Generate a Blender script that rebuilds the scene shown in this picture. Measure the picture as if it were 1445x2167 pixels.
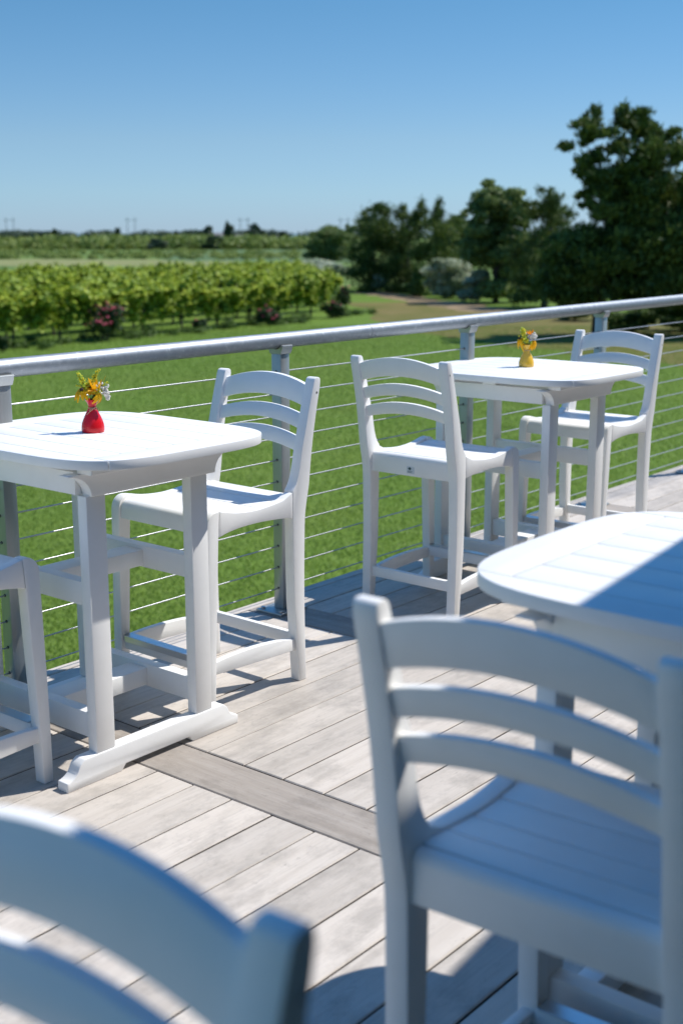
import bpy, bmesh, math, random
import numpy as np
from mathutils import Vector, Matrix, Euler
R = math.radians
for o in list(bpy.data.objects): bpy.data.objects.remove(o)
SC = bpy.context.scene
COL = SC.collection

# ------------------------------------------------------------------ camera, sky, sun, exposure
GZ = -2.0                                    # lawn level, the deck is z = 0
CAM_H, YAW, PITCH, FPX = 1.5, 0.88396, 0.217587, 2665.7      # focal length in pixels of the 1445 x 2167 photograph
cam_d = bpy.data.cameras.new('camera'); cam = bpy.data.objects.new('camera', cam_d); COL.objects.link(cam)
cam.location = (0, 0, CAM_H); cam.rotation_euler = (math.pi/2 - PITCH, 0, -YAW)
cam_d.sensor_fit = 'VERTICAL'; cam_d.sensor_height = 36.0; cam_d.lens = FPX/2167*36.0
cam_d.clip_start = 0.05; cam_d.clip_end = 30000
cam_d.dof.use_dof = True; cam_d.dof.focus_distance = 4.0; cam_d.dof.aperture_fstop = 2.9; cam_d.dof.aperture_blades = 9
SC.camera = cam

SUN_DIR = Vector((.61, -.31, 1.0)).normalized()               # towards the sun
SUN_EL = math.asin(SUN_DIR.z); SUN_AZ = math.atan2(SUN_DIR.x, SUN_DIR.y)
W = bpy.data.worlds.new('World'); SC.world = W; W.use_nodes = True
nt = W.node_tree; bgn = nt.nodes['Background']
sky = nt.nodes.new('ShaderNodeTexSky'); sky.sky_type = 'NISHITA'; sky.sun_disc = False
sky.sun_elevation = SUN_EL; sky.sun_rotation = SUN_AZ; sky.altitude = 0; sky.air_density = 1.0; sky.dust_density = 0.0; sky.ozone_density = 3.0

tcw = nt.nodes.new('ShaderNodeTexCoord'); sxyz = nt.nodes.new('ShaderNodeSeparateXYZ'); nt.links.new(tcw.outputs['Generated'], sxyz.inputs[0])
rmp = nt.nodes.new('ShaderNodeValToRGB'); nt.links.new(sxyz.outputs['Z'], rmp.inputs[0])     # clear maritime air: a blue horizon instead of a yellow one
els = rmp.color_ramp.elements
SKY = [(0.0, (.275, .415, .745)), (.03, (.325, .465, .70)), (.069, (.355, .470, .625)), (.164, (.285, .462, .58)), (.42, (.33, .76, 1.0)), (1.0, (.31, .78, 1.06))]
while len(els) < len(SKY): els.new(.5)
for e_, (p_, c_) in zip(els, SKY): e_.position = p_; e_.color = (*c_, 1)
mul = nt.nodes.new('ShaderNodeMix'); mul.data_type = 'RGBA'; mul.blend_type = 'MULTIPLY'; mul.inputs['Factor'].default_value = 1
nt.links.new(sky.outputs[0], mul.inputs['A']); nt.links.new(rmp.outputs[0], mul.inputs['B']); nt.links.new(mul.outputs['Result'], bgn.inputs[0]); bgn.inputs[1].default_value = 0.15
sd = bpy.data.lights.new('sun', 'SUN'); sd.energy = 4.8; sd.angle = R(0.53); sd.color = (1.0, .955, .89)
sun = bpy.data.objects.new('sun', sd); COL.objects.link(sun); sun.rotation_euler = (-SUN_DIR).to_track_quat('-Z', 'Y').to_euler()
SC.view_settings.view_transform = 'Standard'; SC.view_settings.look = 'None'; SC.view_settings.exposure = 0.2; SC.view_settings.gamma = 1.0
SC.render.engine = 'CYCLES'
SC.cycles.max_bounces = 7; SC.cycles.diffuse_bounces = 4; SC.cycles.glossy_bounces = 3; SC.cycles.transmission_bounces = 3; SC.cycles.transparent_max_bounces = 4
SC.cycles.use_denoising = True; SC.cycles.caustics_reflective = False; SC.cycles.caustics_refractive = False

_F = Vector((math.sin(YAW)*math.cos(PITCH), math.cos(YAW)*math.cos(PITCH), -math.sin(PITCH)))
_R = Vector((math.cos(YAW), -math.sin(YAW), 0)); _U = _R.cross(_F)
def at(px, py, z=GZ):                         # survey helper: where a sight line through the photograph meets a level
    d = _F*FPX + _R*(px-722.5) - _U*(py-1083.5); t = (z-CAM_H)/d.z
    return Vector((0, 0, CAM_H)) + d*t
def depth(p): return (Vector(p)-Vector((0, 0, CAM_H))).dot(_F)
def size_at(p, px): return px*depth(p)/FPX    # metres that px photograph pixels span at p

# ------------------------------------------------------------------ helpers
def tag(o, label=None, cat=None, group=None, kind=None):
    if label: o['label'] = label
    if cat: o['category'] = cat
    if group: o['group'] = group
    if kind: o['kind'] = kind
    return o
def empty(name, loc=(0, 0, 0), rz=0.0):
    o = bpy.data.objects.new(name, None); COL.objects.link(o); o.location = loc; o.rotation_euler = (0, 0, rz); o.empty_display_size = .1
    return o
def link(name, me, mats, parent=None):
    o = bpy.data.objects.new(name, me); COL.objects.link(o)
    for m in (mats if isinstance(mats, (list, tuple)) else [mats]):
        if not len(me.materials) or m.name not in [x.name for x in me.materials]: me.materials.append(m)
    if parent: o.parent = parent
    return o
def finish(name, bm, mat, parent=None, bevel=0.0, seg=2, ang=40, smooth=28):
    bmesh.ops.recalc_face_normals(bm, faces=bm.faces)
    if bevel:
        es = [e for e in bm.edges if len(e.link_faces) == 2 and e.calc_face_angle(0) > R(ang)]
        bmesh.ops.bevel(bm, geom=es, offset=bevel, segments=seg, affect='EDGES', profile=.5, clamp_overlap=True)
    for f in bm.faces: f.smooth = True
    me = bpy.data.meshes.new(name); bm.to_mesh(me); bm.free()
    me.set_sharp_from_angle(angle=R(smooth))
    return link(name, me, mat, parent)
def prism(bm, pts, a, b, axes='xzy'):
    """closed outline in the first two axes, pushed from a to b along the third"""
    ix = ['xyz'.index(k) for k in axes]
    def mk(p, q):
        v = [0, 0, 0]; v[ix[0]], v[ix[1]], v[ix[2]] = p[0], p[1], q
        return bm.verts.new(v)
    A = [mk(p, a) for p in pts]; B = [mk(p, b) for p in pts]; n = len(pts)
    bm.faces.new(A); bm.faces.new(list(reversed(B)))
    for i in range(n): bm.faces.new((A[i], B[i], B[(i+1) % n], A[(i+1) % n]))
def box(bm, x0, x1, y0, y1, z0, z1): prism(bm, [(x0, z0), (x1, z0), (x1, z1), (x0, z1)], y0, y1)
def tube(bm, path, rad, n=8, cap=True):
    path = [Vector(p) for p in path]; rads = rad if isinstance(rad, (list, tuple)) else [rad]*len(path)
    rings = []; prev = None
    for i, p in enumerate(path):
        d = (path[min(i+1, len(path)-1)] - path[max(i-1, 0)]).normalized()
        if prev is None:
            u = d.cross(Vector((0, 0, 1)) if abs(d.z) < .9 else Vector((1, 0, 0))).normalized()
        else: u = (prev - d*prev.dot(d)).normalized()
        prev = u; w = d.cross(u)
        rings.append([bm.verts.new(p + (u*math.cos(2*math.pi*k/n) + w*math.sin(2*math.pi*k/n))*rads[i]) for k in range(n)])
    for a, b in zip(rings, rings[1:]):
        for k in range(n): bm.faces.new((a[k], a[(k+1) % n], b[(k+1) % n], b[k]))
    if cap: bm.faces.new(list(reversed(rings[0]))); bm.faces.new(rings[-1])
def lathe(bm, prof, n=40, c=(0, 0, 0)):
    rings = [[bm.verts.new((c[0]+r*math.cos(2*math.pi*k/n), c[1]+r*math.sin(2*math.pi*k/n), c[2]+z)) for k in range(n)] for r, z in prof]
    for a, b in zip(rings, rings[1:]):
        for k in range(n): bm.faces.new((a[k], a[(k+1) % n], b[(k+1) % n], b[k]))
    return rings
def ball(bm, c, r, sub=1, sc=(1, 1, 1)):
    ret = bmesh.ops.create_icosphere(bm, subdivisions=sub, radius=r)
    for v in ret['verts']: v.co = Vector((v.co.x*sc[0], v.co.y*sc[1], v.co.z*sc[2])) + Vector(c)
def copy_tree(o, parent=None):
    c = o.copy(); COL.objects.link(c)
    if parent: c.parent = parent
    for ch in o.children: copy_tree(ch, c)
    return c
def raw_mesh(name, V, F, tint=None):
    me = bpy.data.meshes.new(name); V = np.asarray(V, np.float32); F = np.asarray(F, np.int32)
    me.vertices.add(len(V)); me.vertices.foreach_set('co', V.ravel())
    k = F.shape[1]; me.loops.add(F.size); me.loops.foreach_set('vertex_index', F.ravel())
    me.polygons.add(len(F)); me.polygons.foreach_set('loop_start', np.arange(0, F.size, k, dtype=np.int32)); me.polygons.foreach_set('loop_total', np.full(len(F), k, np.int32))
    if tint is not None:
        a = me.attributes.new('tint', 'FLOAT', 'POINT'); a.data.foreach_set('value', np.asarray(tint, np.float32))
    me.update(calc_edges=True); me.validate()
    return me

# ------------------------------------------------------------------ materials
class NT:
    def __init__(s, name):
        s.m = bpy.data.materials.new(name); s.m.use_nodes = True; s.t = s.m.node_tree; s.b = s.t.nodes['Principled BSDF']; s.out = s.t.nodes['Material Output']
    def n(s, typ, **kw):
        nd = s.t.nodes.new(typ)
        for k, v in kw.items(): setattr(nd, k, v)
        return nd
    def l(s, a, b): s.t.links.new(a, b)
    def noise(s, scale=5, detail=4, rough=.6, vec=None, stretch=None):
        tc = s.n('ShaderNodeTexCoord'); src = tc.outputs['Object'] if vec is None else vec
        if stretch:
            mp = s.n('ShaderNodeMapping'); mp.inputs['Scale'].default_value = stretch; s.l(src, mp.inputs['Vector']); src = mp.outputs[0]
        nz = s.n('ShaderNodeTexNoise'); nz.inputs['Scale'].default_value = scale; nz.inputs['Detail'].default_value = detail; nz.inputs['Roughness'].default_value = rough
        s.l(src, nz.inputs['Vector']); return nz.outputs['Fac']
    def ramp(s, fac, stops):
        r = s.n('ShaderNodeValToRGB'); e = r.color_ramp.elements
        while len(e) < len(stops): e.new(.5)
        for q, (p, c) in zip(e, stops): q.position = p; q.color = (*c, 1) if len(c) == 3 else c
        s.l(fac, r.inputs[0]); return r.outputs['Color']
    def mix(s, fac, a, b, mode='MIX'):
        m = s.n('ShaderNodeMix', data_type='RGBA', blend_type=mode)
        for sock, v in ((m.inputs['Factor'], fac), (m.inputs['A'], a), (m.inputs['B'], b)):
            if hasattr(v, 'is_output'): s.l(v, sock)
            else: sock.default_value = v if not isinstance(v, tuple) else (*v, 1)
        return m.outputs['Result']
    def attr(s, name): a = s.n('ShaderNodeAttribute', attribute_name=name); return a.outputs['Fac']
    def col(s, c):
        if hasattr(c, 'is_output'): s.l(c, s.b.inputs['Base Color'])
        else: s.b.inputs['Base Color'].default_value = (*c, 1)
        return s
    def set(s, rough=.5, metal=0, spec=.5):
        s.b.inputs['Roughness'].default_value = rough; s.b.inputs['Metallic'].default_value = metal; s.b.inputs['Specular IOR Level'].default_value = spec; return s
    def bump(s, h, strength=.3, dist=.01):
        b = s.n('ShaderNodeBump'); b.inputs['Strength'].default_value = strength; b.inputs['Distance'].default_value = dist
        s.l(h, b.inputs['Height']); s.l(b.outputs[0], s.b.inputs['Normal']); return s
def simple(name, c, rough=.5, metal=0, var=.0, scale=20, spec=.5):
    k = NT(name).set(rough, metal, spec)
    if var: k.col(k.ramp(k.noise(scale, 3), [(.3, tuple(x*(1-var) for x in c)), (.7, tuple(min(1, x*(1+var)) for x in c))]))
    else: k.col(c)
    return k.m
M = {}
k = NT('white_polymer').set(.42, 0, .4)
k.col(k.mix(k.ramp(k.noise(9, 5, .65), [(.42, (0, 0, 0)), (.75, (1, 1, 1))]), (.84, .84, .83), (.80, .80, .785)))
k.bump(k.noise(160, 2, .5), .06, .002); M['white'] = k.m
k = NT('aluminium_plate').set(.3, .9).col((.62, .64, .66)); k.bump(k.noise(60, 2, .5, stretch=(1, .05, 1)), .06, .001); M['kick'] = k.m
M['screw'] = simple('screw_steel', (.5, .5, .5), .3, 1)
k = NT('galvanized_pipe').set(.34, .82)
nz = k.noise(34, 7, .78); k.col(k.ramp(nz, [(.35, (.26, .285, .31)), (.6, (.33, .355, .38)), (.70, (.62, .64, .66))]))
rr = k.n('ShaderNodeMapRange'); rr.inputs[3].default_value = .44; rr.inputs[4].default_value = .62; k.l(nz, rr.inputs[0]); k.l(rr.outputs[0], k.b.inputs['Roughness'])
k.bump(k.noise(55, 5, .7), .12, .002); M['pipe'] = k.m
k = NT('brushed_post').set(.33, .6); k.col(k.ramp(k.noise(14, 5, .7, stretch=(1, 1, .15)), [(.35, (.36, .38, .375)), (.7, (.46, .475, .47))])); k.bump(k.noise(200, 2, .5, stretch=(1, 1, .03)), .05, .001); M['post'] = k.m
M['cable'] = simple('steel_cable', (.46, .47, .48), .35, .75, .1, 200)
M['hole'] = simple('dark_grommet', (.02, .02, .02), .6)
def deckmat(name, sx, c0, c1, c2):
    k = NT(name).set(.62, 0, .35)
    g = k.n('ShaderNodeTexCoord').outputs['Object']
    rnd = k.attr('rnd')
    off = k.n('ShaderNodeCombineXYZ'); k.l(rnd, off.inputs[0]); k.l(rnd, off.inputs[2])
    sc = k.n('ShaderNodeVectorMath', operation='SCALE'); sc.inputs['Scale'].default_value = 37.0; k.l(off.outputs[0], sc.inputs[0])
    ad = k.n('ShaderNodeVectorMath', operation='ADD'); k.l(g, ad.inputs[0]); k.l(sc.outputs[0], ad.inputs[1]); v = ad.outputs[0]
    fine = k.noise(130, 5, .75, v, tuple(1 if a == 1 else .03 for a in sx)); grain = k.noise(30, 6, .7, v, sx); blot = k.noise(8, 6, .7, v, tuple(1 if a == 1 else .6 for a in sx)); speck = k.noise(48, 6, .8, v, tuple(1 if a == 1 else .55 for a in sx))
    c = k.ramp(grain, [(.25, c0), (.5, c1), (.75, c2)])
    c = k.mix(k.ramp(blot, [(.48, (0, 0, 0)), (.66, (.7, .7, .7))]), c, tuple(x*.62 for x in c1))
    c = k.mix(k.ramp(speck, [(.58, (0, 0, 0)), (.72, (.6, .6, .6))]), c, tuple(x*.45 for x in c1))
    c = k.mix(k.ramp(fine, [(.52, (0, 0, 0)), (.7, (.4, .4, .4))]), c, tuple(x*.6 for x in c1))
    hs = k.n('ShaderNodeMapRange'); hs.inputs[3].default_value = .84; hs.inputs[4].default_value = 1.1; k.l(rnd, hs.inputs[0])
    c = k.mix(1.0, c, hs.outputs[0], 'MULTIPLY')
    k.col(c).bump(fine, .3, .003); return k.m
M['deck_x'] = deckmat('weathered_deck_boards', (.06, 1, 1), (.47, .42, .365), (.535, .485, .43), (.59, .54, .485))
M['deck_y'] = deckmat('weathered_breaker_board', (1, .06, 1), (.27, .235, .20), (.35, .31, .27), (.41, .37, .33))
M['boardside'] = simple('raw_edge_gap_shade', (.10, .08, .065), .9)  # raw wood tone with the shade of the board gaps put in
M['joist'] = simple('shaded_joist', (.06, .05, .045), .9)  # dark tone holds the shade beneath the deck in its colour
def leafmat(name, c0, c1, c2, trans=.3, rough=.55):
    k = NT(name).set(rough, 0, .3)
    c = k.ramp(k.attr('tint'), [(0, c0), (.5, c1), (1, c2)]); k.col(c)
    tr = k.n('ShaderNodeBsdfTranslucent'); k.l(c, tr.inputs[0]); mx = k.n('ShaderNodeMixShader'); mx.inputs[0].default_value = trans
    k.l(k.b.outputs[0], mx.inputs[1]); k.l(tr.outputs[0], mx.inputs[2]); k.l(mx.outputs[0], k.out.inputs['Surface']); return k.m
M['juniper'] = leafmat('juniper_foliage', (.045, .082, .02), (.095, .148, .03), (.21, .25, .055), .2)
M['oak'] = leafmat('broadleaf_foliage', (.085, .135, .035), (.15, .215, .055), (.25, .31, .09), .3)
M['pale'] = leafmat('pale_shrub_foliage', (.20, .26, .13), (.40, .45, .28), (.72, .74, .60), .3)
M['green'] = leafmat('green_shrub_foliage', (.05, .10, .02), (.09, .16, .03), (.14, .22, .05), .3)
M['vine'] = leafmat('grapevine_foliage', (.14, .23, .022), (.29, .39, .035), (.56, .60, .06), .2)
M['rose_leaf'] = leafmat('rose_foliage', (.02, .045, .015), (.04, .08, .02), (.07, .12, .03), .2)
M['petal_pink'] = simple('rose_petals', (.62, .07, .14), .6, 0, .25, 6)
M['hedge'] = leafmat('hedgerow_foliage', (.12, .18, .045), (.20, .27, .055), (.32, .36, .09), .25)
M['fartree'] = leafmat('far_tree_foliage', (.03, .055, .03), (.045, .08, .04), (.07, .11, .05), .15)
M['bark'] = simple('bark', (.07, .05, .038), .9, 0, .35, 8)
M['blade'] = leafmat('grass_blades', (.095, .17, .024), (.16, .265, .038), (.27, .37, .065), .35)
M['pole'] = simple('weathered_pole', (.3, .31, .33), .8)
M['housewall'] = simple('pale_house_wall', (.55, .5, .45), .8); M['houseroof'] = simple('grey_house_roof', (.2, .19, .19), .8)
M['stucco'] = simple('terrace_wall', (.22, .23, .25), .9, 0, .1, 3); M['roofboard'] = simple('roof_soffit_board', (.20, .20, .21), .8, 0, .1, 3)
M['glass'] = simple('dark_window_glass', (.03, .035, .04), .08)
k = NT('water').set(.15).col((.03, .075, .14)); k.bump(k.noise(.05, 4), .2, .5); M['water'] = k.m
k = NT('mown_lawn').set(.9, 0, .1)
n1 = k.noise(.35, 5, .6); n2 = k.noise(9, 4, .7)
c = k.ramp(n2, [(.3, (.085, .15, .022)), (.55, (.12, .195, .031)), (.75, (.16, .235, .043))])
c = k.mix(k.ramp(n1, [(.42, (0, 0, 0)), (.72, (.5, .5, .5))]), c, (.14, .185, .034))
k.col(c).bump(n2, .6, .04); M['lawn'] = k.m
def groundmat(name, a, b, scale):
    k = NT(name).set(.95, 0, .1); k.col(k.ramp(k.noise(scale, 6, .65), [(.35, a), (.65, b)])); k.bump(k.noise(scale*6, 3), .4, .1); return k.m
M['field'] = groundmat('far_meadow', (.10, .165, .045), (.145, .21, .055), .03)
M['dirt'] = groundmat('bare_earth', (.19, .145, .075), (.33, .24, .15), .5)
M['straw'] = groundmat('stubble_field', (.17, .20, .075), (.25, .25, .11), .06)
M['reed'] = groundmat('reed_meadow', (.085, .145, .06), (.12, .175, .08), .05)
M['dry'] = groundmat('worn_dry_grass', (.11, .12, .03), (.19, .15, .06), .4)

# ------------------------------------------------------------------ ground, fields, water
def sheet(name, pts, z, mat, kind='structure', n=0):
    bm = bmesh.new(); bm.faces.new([bm.verts.new((p[0], p[1], z)) for p in pts])
    o = finish(name, bm, mat); tag(o, kind=kind); return o
def wob(pts, amp, sub=6, seed=1):
    rg = random.Random(seed); out = []
    for a, b in zip(pts, pts[1:]+pts[:1]):
        a, b = Vector(a), Vector(b)
        for i in range(sub):
            p = a.lerp(b, i/sub); out.append((p.x+rg.uniform(-amp, amp), p.y+rg.uniform(-amp, amp)))
    return out
def circle(r, n=96): return [(r*math.cos(2*math.pi*i/n), r*math.sin(2*math.pi*i/n)) for i in range(n)]
sheet('water', circle(14000), GZ-.6, M['water'])
sheet('meadow', circle(1150), GZ-.02, M['field'])
sheet('lawn', wob([(-60, -40), (120, -60), (110, 10), (74, 34), (66, 52), (52, 66), (0, 70), (-40, 60)], 1.0, 10, 3), GZ, M['lawn'])
P2 = lambda x, y: tuple(at(x, y)[:2])
sheet('stubble_field', wob([P2(-200, 562), P2(500, 563), P2(505, 551), P2(150, 548), P2(-200, 550)], 2.0, 8, 5), GZ-.012, M['straw'])
sheet('reed_meadow', wob([P2(330, 551), P2(760, 556), P2(740, 527), P2(300, 531)], 2.0, 8, 6), GZ-.008, M['reed'])
sheet('worn_grass', wob([P2(745, 640), P2(830, 690), P2(1000, 720), P2(1300, 760), P2(1700, 800), P2(1700, 700), P2(1180, 662), P2(900, 640)], .5, 8, 8), GZ+.004, M['dry'])
sheet('dirt_path', wob([P2(752, 620), P2(800, 628), P2(870, 640), P2(960, 656), P2(1040, 664), P2(1100, 660), P2(1060, 651), P2(970, 641), P2(900, 629), P2(800, 618)], .35, 8, 9), GZ+.008, M['dirt'])

# mown grass near the deck: individual blades
rg = np.random.default_rng(5)
def grass():
    n = 520000
    d = 5.5 + 44*rg.random(n)**1.7; ang = YAW + np.radians(rg.uniform(-24, 24, n))
    x = d*np.sin(ang); y = d*np.cos(ang); ok = y > 3.7; x, y = x[ok], y[ok]; n = len(x)
    h = rg.uniform(.018, .042, n); w = rg.uniform(.003, .006, n)*(.8+ .05*np.hypot(x, y)); a = rg.uniform(0, 2*np.pi, n); ln = rg.normal(0, .026, (n, 2))
    V = np.zeros((n, 3, 3), np.float32)
    V[:, 0] = np.stack([x-np.cos(a)*w, y-np.sin(a)*w, np.full(n, GZ)], 1); V[:, 1] = np.stack([x+np.cos(a)*w, y+np.sin(a)*w, np.full(n, GZ)], 1)
    V[:, 2] = np.stack([x+ln[:, 0], y+ln[:, 1], GZ+h], 1)
    cl = .5+.5*np.sin(x*1.7+np.sin(y*1.3)*2)*np.sin(y*1.9+np.sin(x*1.1)*2)
    big = np.sin(x*.42+1.3*np.sin(y*.31))*np.sin(y*.37+1.1*np.sin(x*.23)); t = np.clip(.42+.12*cl+.16*big+rg.normal(0, .2, n), 0, 1)
    me = raw_mesh('mown_grass', V.reshape(-1, 3), np.arange(n*3).reshape(-1, 3), np.repeat(t, 3))
    o = link('mown_grass', me, M['blade']); tag(o, 'short mown green grass blades covering the lawn below the deck', 'grass', None, 'stuff')
grass()

# ------------------------------------------------------------------ foliage
def leaf_cloud(blobs, n, size, seed=1, up=.3, shell=.5, flat=.5, tmix=.5, spike=0):
    """many small rhombic leaves through a set of ellipsoid clumps (x, y, z, rx, ry, rz)"""
    r = np.random.default_rng(seed); B = np.array(blobs, float)
    w = B[:, 3]*B[:, 4]+B[:, 3]*B[:, 5]; idx = r.choice(len(B), n, p=w/w.sum()); b = B[idx]
    d = r.normal(size=(n, 3)); d /= np.linalg.norm(d, axis=1)[:, None]
    rad = r.random(n)**shell if shell > 0 else np.minimum(np.abs(r.normal(0, -shell, n)), 1.7)
    p = b[:, :3] + d*b[:, 3:6]*rad[:, None]
    nm = d*.6 + r.normal(size=(n, 3))*.7 + np.array([0, 0, up]); nm /= np.linalg.norm(nm, axis=1)[:, None]
    t = np.cross(nm, r.normal(size=(n, 3))); t /= np.linalg.norm(t, axis=1)[:, None]
    if spike:                                             # sprays that point out and up from their clump
        t = d*.7 + np.array([0, 0, .75]) + r.normal(size=(n, 3))*.55; t /= np.linalg.norm(t, axis=1)[:, None]
        nm = np.cross(t, r.normal(size=(n, 3))); nm /= np.linalg.norm(nm, axis=1)[:, None]
    s = np.cross(nm, t)
    L = size*r.uniform(.6, 1.35, n)[:, None]; Wd = L*flat
    V = np.stack([p-t*L*.5, p+s*Wd*.5+nm*L*.08, p+t*L*.5, p-s*Wd*.5+nm*L*.08], 1)
    tv = np.clip(tmix + r.normal(0, .16, n) + (r.random(len(B))-.5)[idx]*.5, 0, 1)
    return V.reshape(-1, 3), np.arange(n*4).reshape(-1, 4), np.repeat(tv, 4)
def foliage(name, blobs, n, size, mat, parent, seed=1, **kw):
    V, F, t = leaf_cloud(blobs, n, size, seed, **kw); return link(name, raw_mesh(name, V, F, t), mat, parent)
def trunk_limbs(bm, h, r, seed, limbs=7, spread=1.2, lean=(0, 0)):
    q = random.Random(seed); pts = [Vector((lean[0]*t*t+q.uniform(-.03, .03)*h*(t > 0)*.4, lean[1]*t*t, h*t)) for t in (0, .15, .35, .6, .85)]
    tube(bm, pts, [r*1.25, r, r*.8, r*.5, r*.2], 9)
    for i in range(limbs):
        t = q.uniform(.25, .8); b = pts[0].lerp(pts[-1], t); a = q.uniform(0, 6.28); L = spread*q.uniform(.6, 1)*(1.1-t*.6)
        tip = b + Vector((math.cos(a)*L, math.sin(a)*L, L*q.uniform(.3, .9)))
        tube(bm, [b, b.lerp(tip, .5)+Vector((0, 0, L*.05)), tip], [r*.35, r*.22, r*.08], 6)
def tree(name, loc, blobs, n, size, mat, label, cat, h, r, group=None, seed=1, limbs=8, lean=(0, 0), **kw):
    e = empty(name, loc); tag(e, label, cat, group)
    bm = bmesh.new(); trunk_limbs(bm, h, r, seed, limbs, max(b[3] for b in blobs)*1.1, lean); finish('trunk', bm, M['bark'], e)
    foliage('crown', blobs, int(n*1.8), size, mat, e, seed, **kw); return e
def clump_blobs(w, d, z0, z1, nb, seed, size=.35, taper=.5, tops=()):
    """uneven crown: clumps through a tapering volume"""
    q = random.Random(seed); out = []
    for i in range(nb):
        t = q.random()**.8; z = z0+(z1-z0)*t; k = 1-taper*t; a = q.uniform(0, 6.28); rr = math.sqrt(q.random())
        s = size*q.uniform(.6, 1.3)
        out.append((math.cos(a)*rr*w/2*k, math.sin(a)*rr*d/2*k, z, s, s, s*q.uniform(.55, .9)))
    for x, y, z, s in tops: out.append((x, y, z, s, s, s*1.4))
    return out
RGT = np.array([math.cos(YAW), -math.sin(YAW)])          # to the right and away as seen from the terrace
FWD = np.array([math.sin(YAW), math.cos(YAW)])
def side(r, f=0.0): v = RGT*r+FWD*f; return float(v[0]), float(v[1])

# big juniper at the right
tp = at(1264, 712); s = size_at(tp, 1)
def jb(L):                                                # clumps placed from their outline: photograph x, y, half size in pixels
    out = []; q = random.Random(11)
    for (x, y, w, hh) in L:
        r_ = (x-1264)*s; z_ = (712-y-5)*s*.962; f_ = q.uniform(-1, 1)*1.1; xx, yy = side(r_, f_)
        out.append((xx, yy, z_, w*s, w*s*.9, hh*s))
    return out
q = random.Random(4); L = []
spine = [(1240, 238, 9, 14), (1288, 236, 10, 15), (1322, 240, 16, 7), (1308, 252, 24, 9), (1225, 262, 18, 9), (1335, 270, 24, 16), (1195, 300, 15, 7), (1218, 282, 16, 8), (1380, 285, 22, 10), (1415, 300, 12, 10), (1260, 280, 18, 9), (1400, 320, 22, 16), (1230, 330, 26, 10),
 (1275, 312, 16, 9), (1345, 320, 36, 24), (1215, 345, 14, 9), (1240, 365, 28, 12), (1300, 365, 34, 20), (1380, 370, 36, 22), (1225, 398, 12, 10), (1255, 400, 22, 14), (1310, 415, 46, 24), (1390, 420, 34, 22), (1440, 385, 30, 18), (1440, 430, 40, 26), (1270, 445, 22, 14), (1340, 460, 50, 24), (1420, 480, 46, 26),
 (1235, 425, 10, 7), (1290, 500, 44, 24), (1360, 515, 56, 26), (1450, 520, 60, 30), (1500, 470, 50, 30), (1230, 485, 30, 16), (1500, 560, 50, 30), (1200, 510, 34, 20), (1260, 545, 50, 22), (1340, 570, 60, 24), (1430, 590, 60, 24), (1170, 545, 30, 20), (1215, 580, 46, 22), (1300, 610, 34, 14), (1180, 610, 34, 18), (1390, 625, 46, 12), (1470, 630, 50, 14), (1240, 620, 30, 12), (1150, 580, 22, 20)]
for k_, (x, y, w, hh) in enumerate(spine):
    L.append((x, y, w*1.0, hh*1.0))
    for i in range(5 if k_ < 16 else 7): L.append((x+q.uniform(-1.1, 1.1)*w, y+q.uniform(-.9, 1.2)*hh, w*q.uniform(.25, .6), hh*q.uniform(.35, .8)))
tree('juniper_tree', (tp.x, tp.y, GZ), jb(L), 120000, .24, M['juniper'], 'tallest dark juniper tree with ragged crown rising at the right edge', 'tree', 6.2, .2, None, 7, 12, (.4, -.3), flat=.3, shell=-.7, up=.5, tmix=.45, spike=1)

def crown_px(base_px, base_py, L, seed, fdep):            # (photo x, y, half width, half height) -> clumps round the tree's base
    b = at(base_px, base_py); s = size_at(b, 1); q = random.Random(seed); out = []
    for (x, y, w, hh) in L:
        for i in range(8):
            kx = 0 if i == 0 else q.uniform(-1, 1); ky = 0 if i == 0 else q.uniform(-1, 1); m = 1.0 if i == 0 else q.uniform(.3, .62)
            xx, yy = side((x+kx*w-base_px)*s, q.uniform(-1, 1)*fdep*.5); out.append((xx, yy, max(.15, (base_py-(y+ky*hh))*s), w*m*s, w*m*s, hh*m*s))
    return b, s, out
def px_tree(name, bx, by, L, seed, n, mat, label, size=.2, fdep=2.5, r=.14, cat='tree', group=None, **kw):
    b, s, bl = crown_px(bx, by, L, seed, fdep)
    top = max(z[2]+z[5] for z in bl)
    return tree(name, (b.x, b.y, GZ), bl, n, size, mat, label, cat, top*.85, r, group, seed, 8, **kw)
kwj = dict(flat=.32, shell=-.72, up=.5, tmix=.45, spike=1)
px_tree('juniper_tree', 1150, 651, [(1150, 430, 22, 20), (1170, 428, 10, 12), (1135, 455, 30, 20), (1170, 460, 28, 22), (1145, 500, 44, 26), (1180, 510, 30, 26), (1140, 555, 48, 28), (1185, 570, 34, 30), (1150, 605, 50, 26), (1120, 625, 26, 18)], 21, 16000, M['juniper'], 'dark pointed juniper leaning against the left side of the tallest juniper', **kwj)
px_tree('broadleaf_tree', 1048, 640, [(1040, 410, 26, 14), (1010, 425, 20, 16), (1075, 420, 22, 16), (1050, 445, 44, 22), (1000, 450, 22, 10), (1090, 460, 26, 20), (1030, 490, 50, 24), (1085, 510, 36, 26), (1040, 545, 54, 28), (1080, 580, 40, 26), (1045, 610, 44, 22)], 22, 16000, M['oak'], 'loose lighter green tree with rounded top between two groups of junipers', flat=.6, shell=.6, up=.4, tmix=.5)
px_tree('juniper_tree', 790, 617, [(800, 445, 22, 10), (815, 455, 16, 14), (775, 470, 20, 14), (800, 485, 38, 20), (785, 520, 40, 24), (780, 560, 40, 26), (790, 595, 42, 22)], 23, 13000, M['juniper'], 'dark broad juniper at the left end of the tree line above the dirt path', **kwj)
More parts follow.
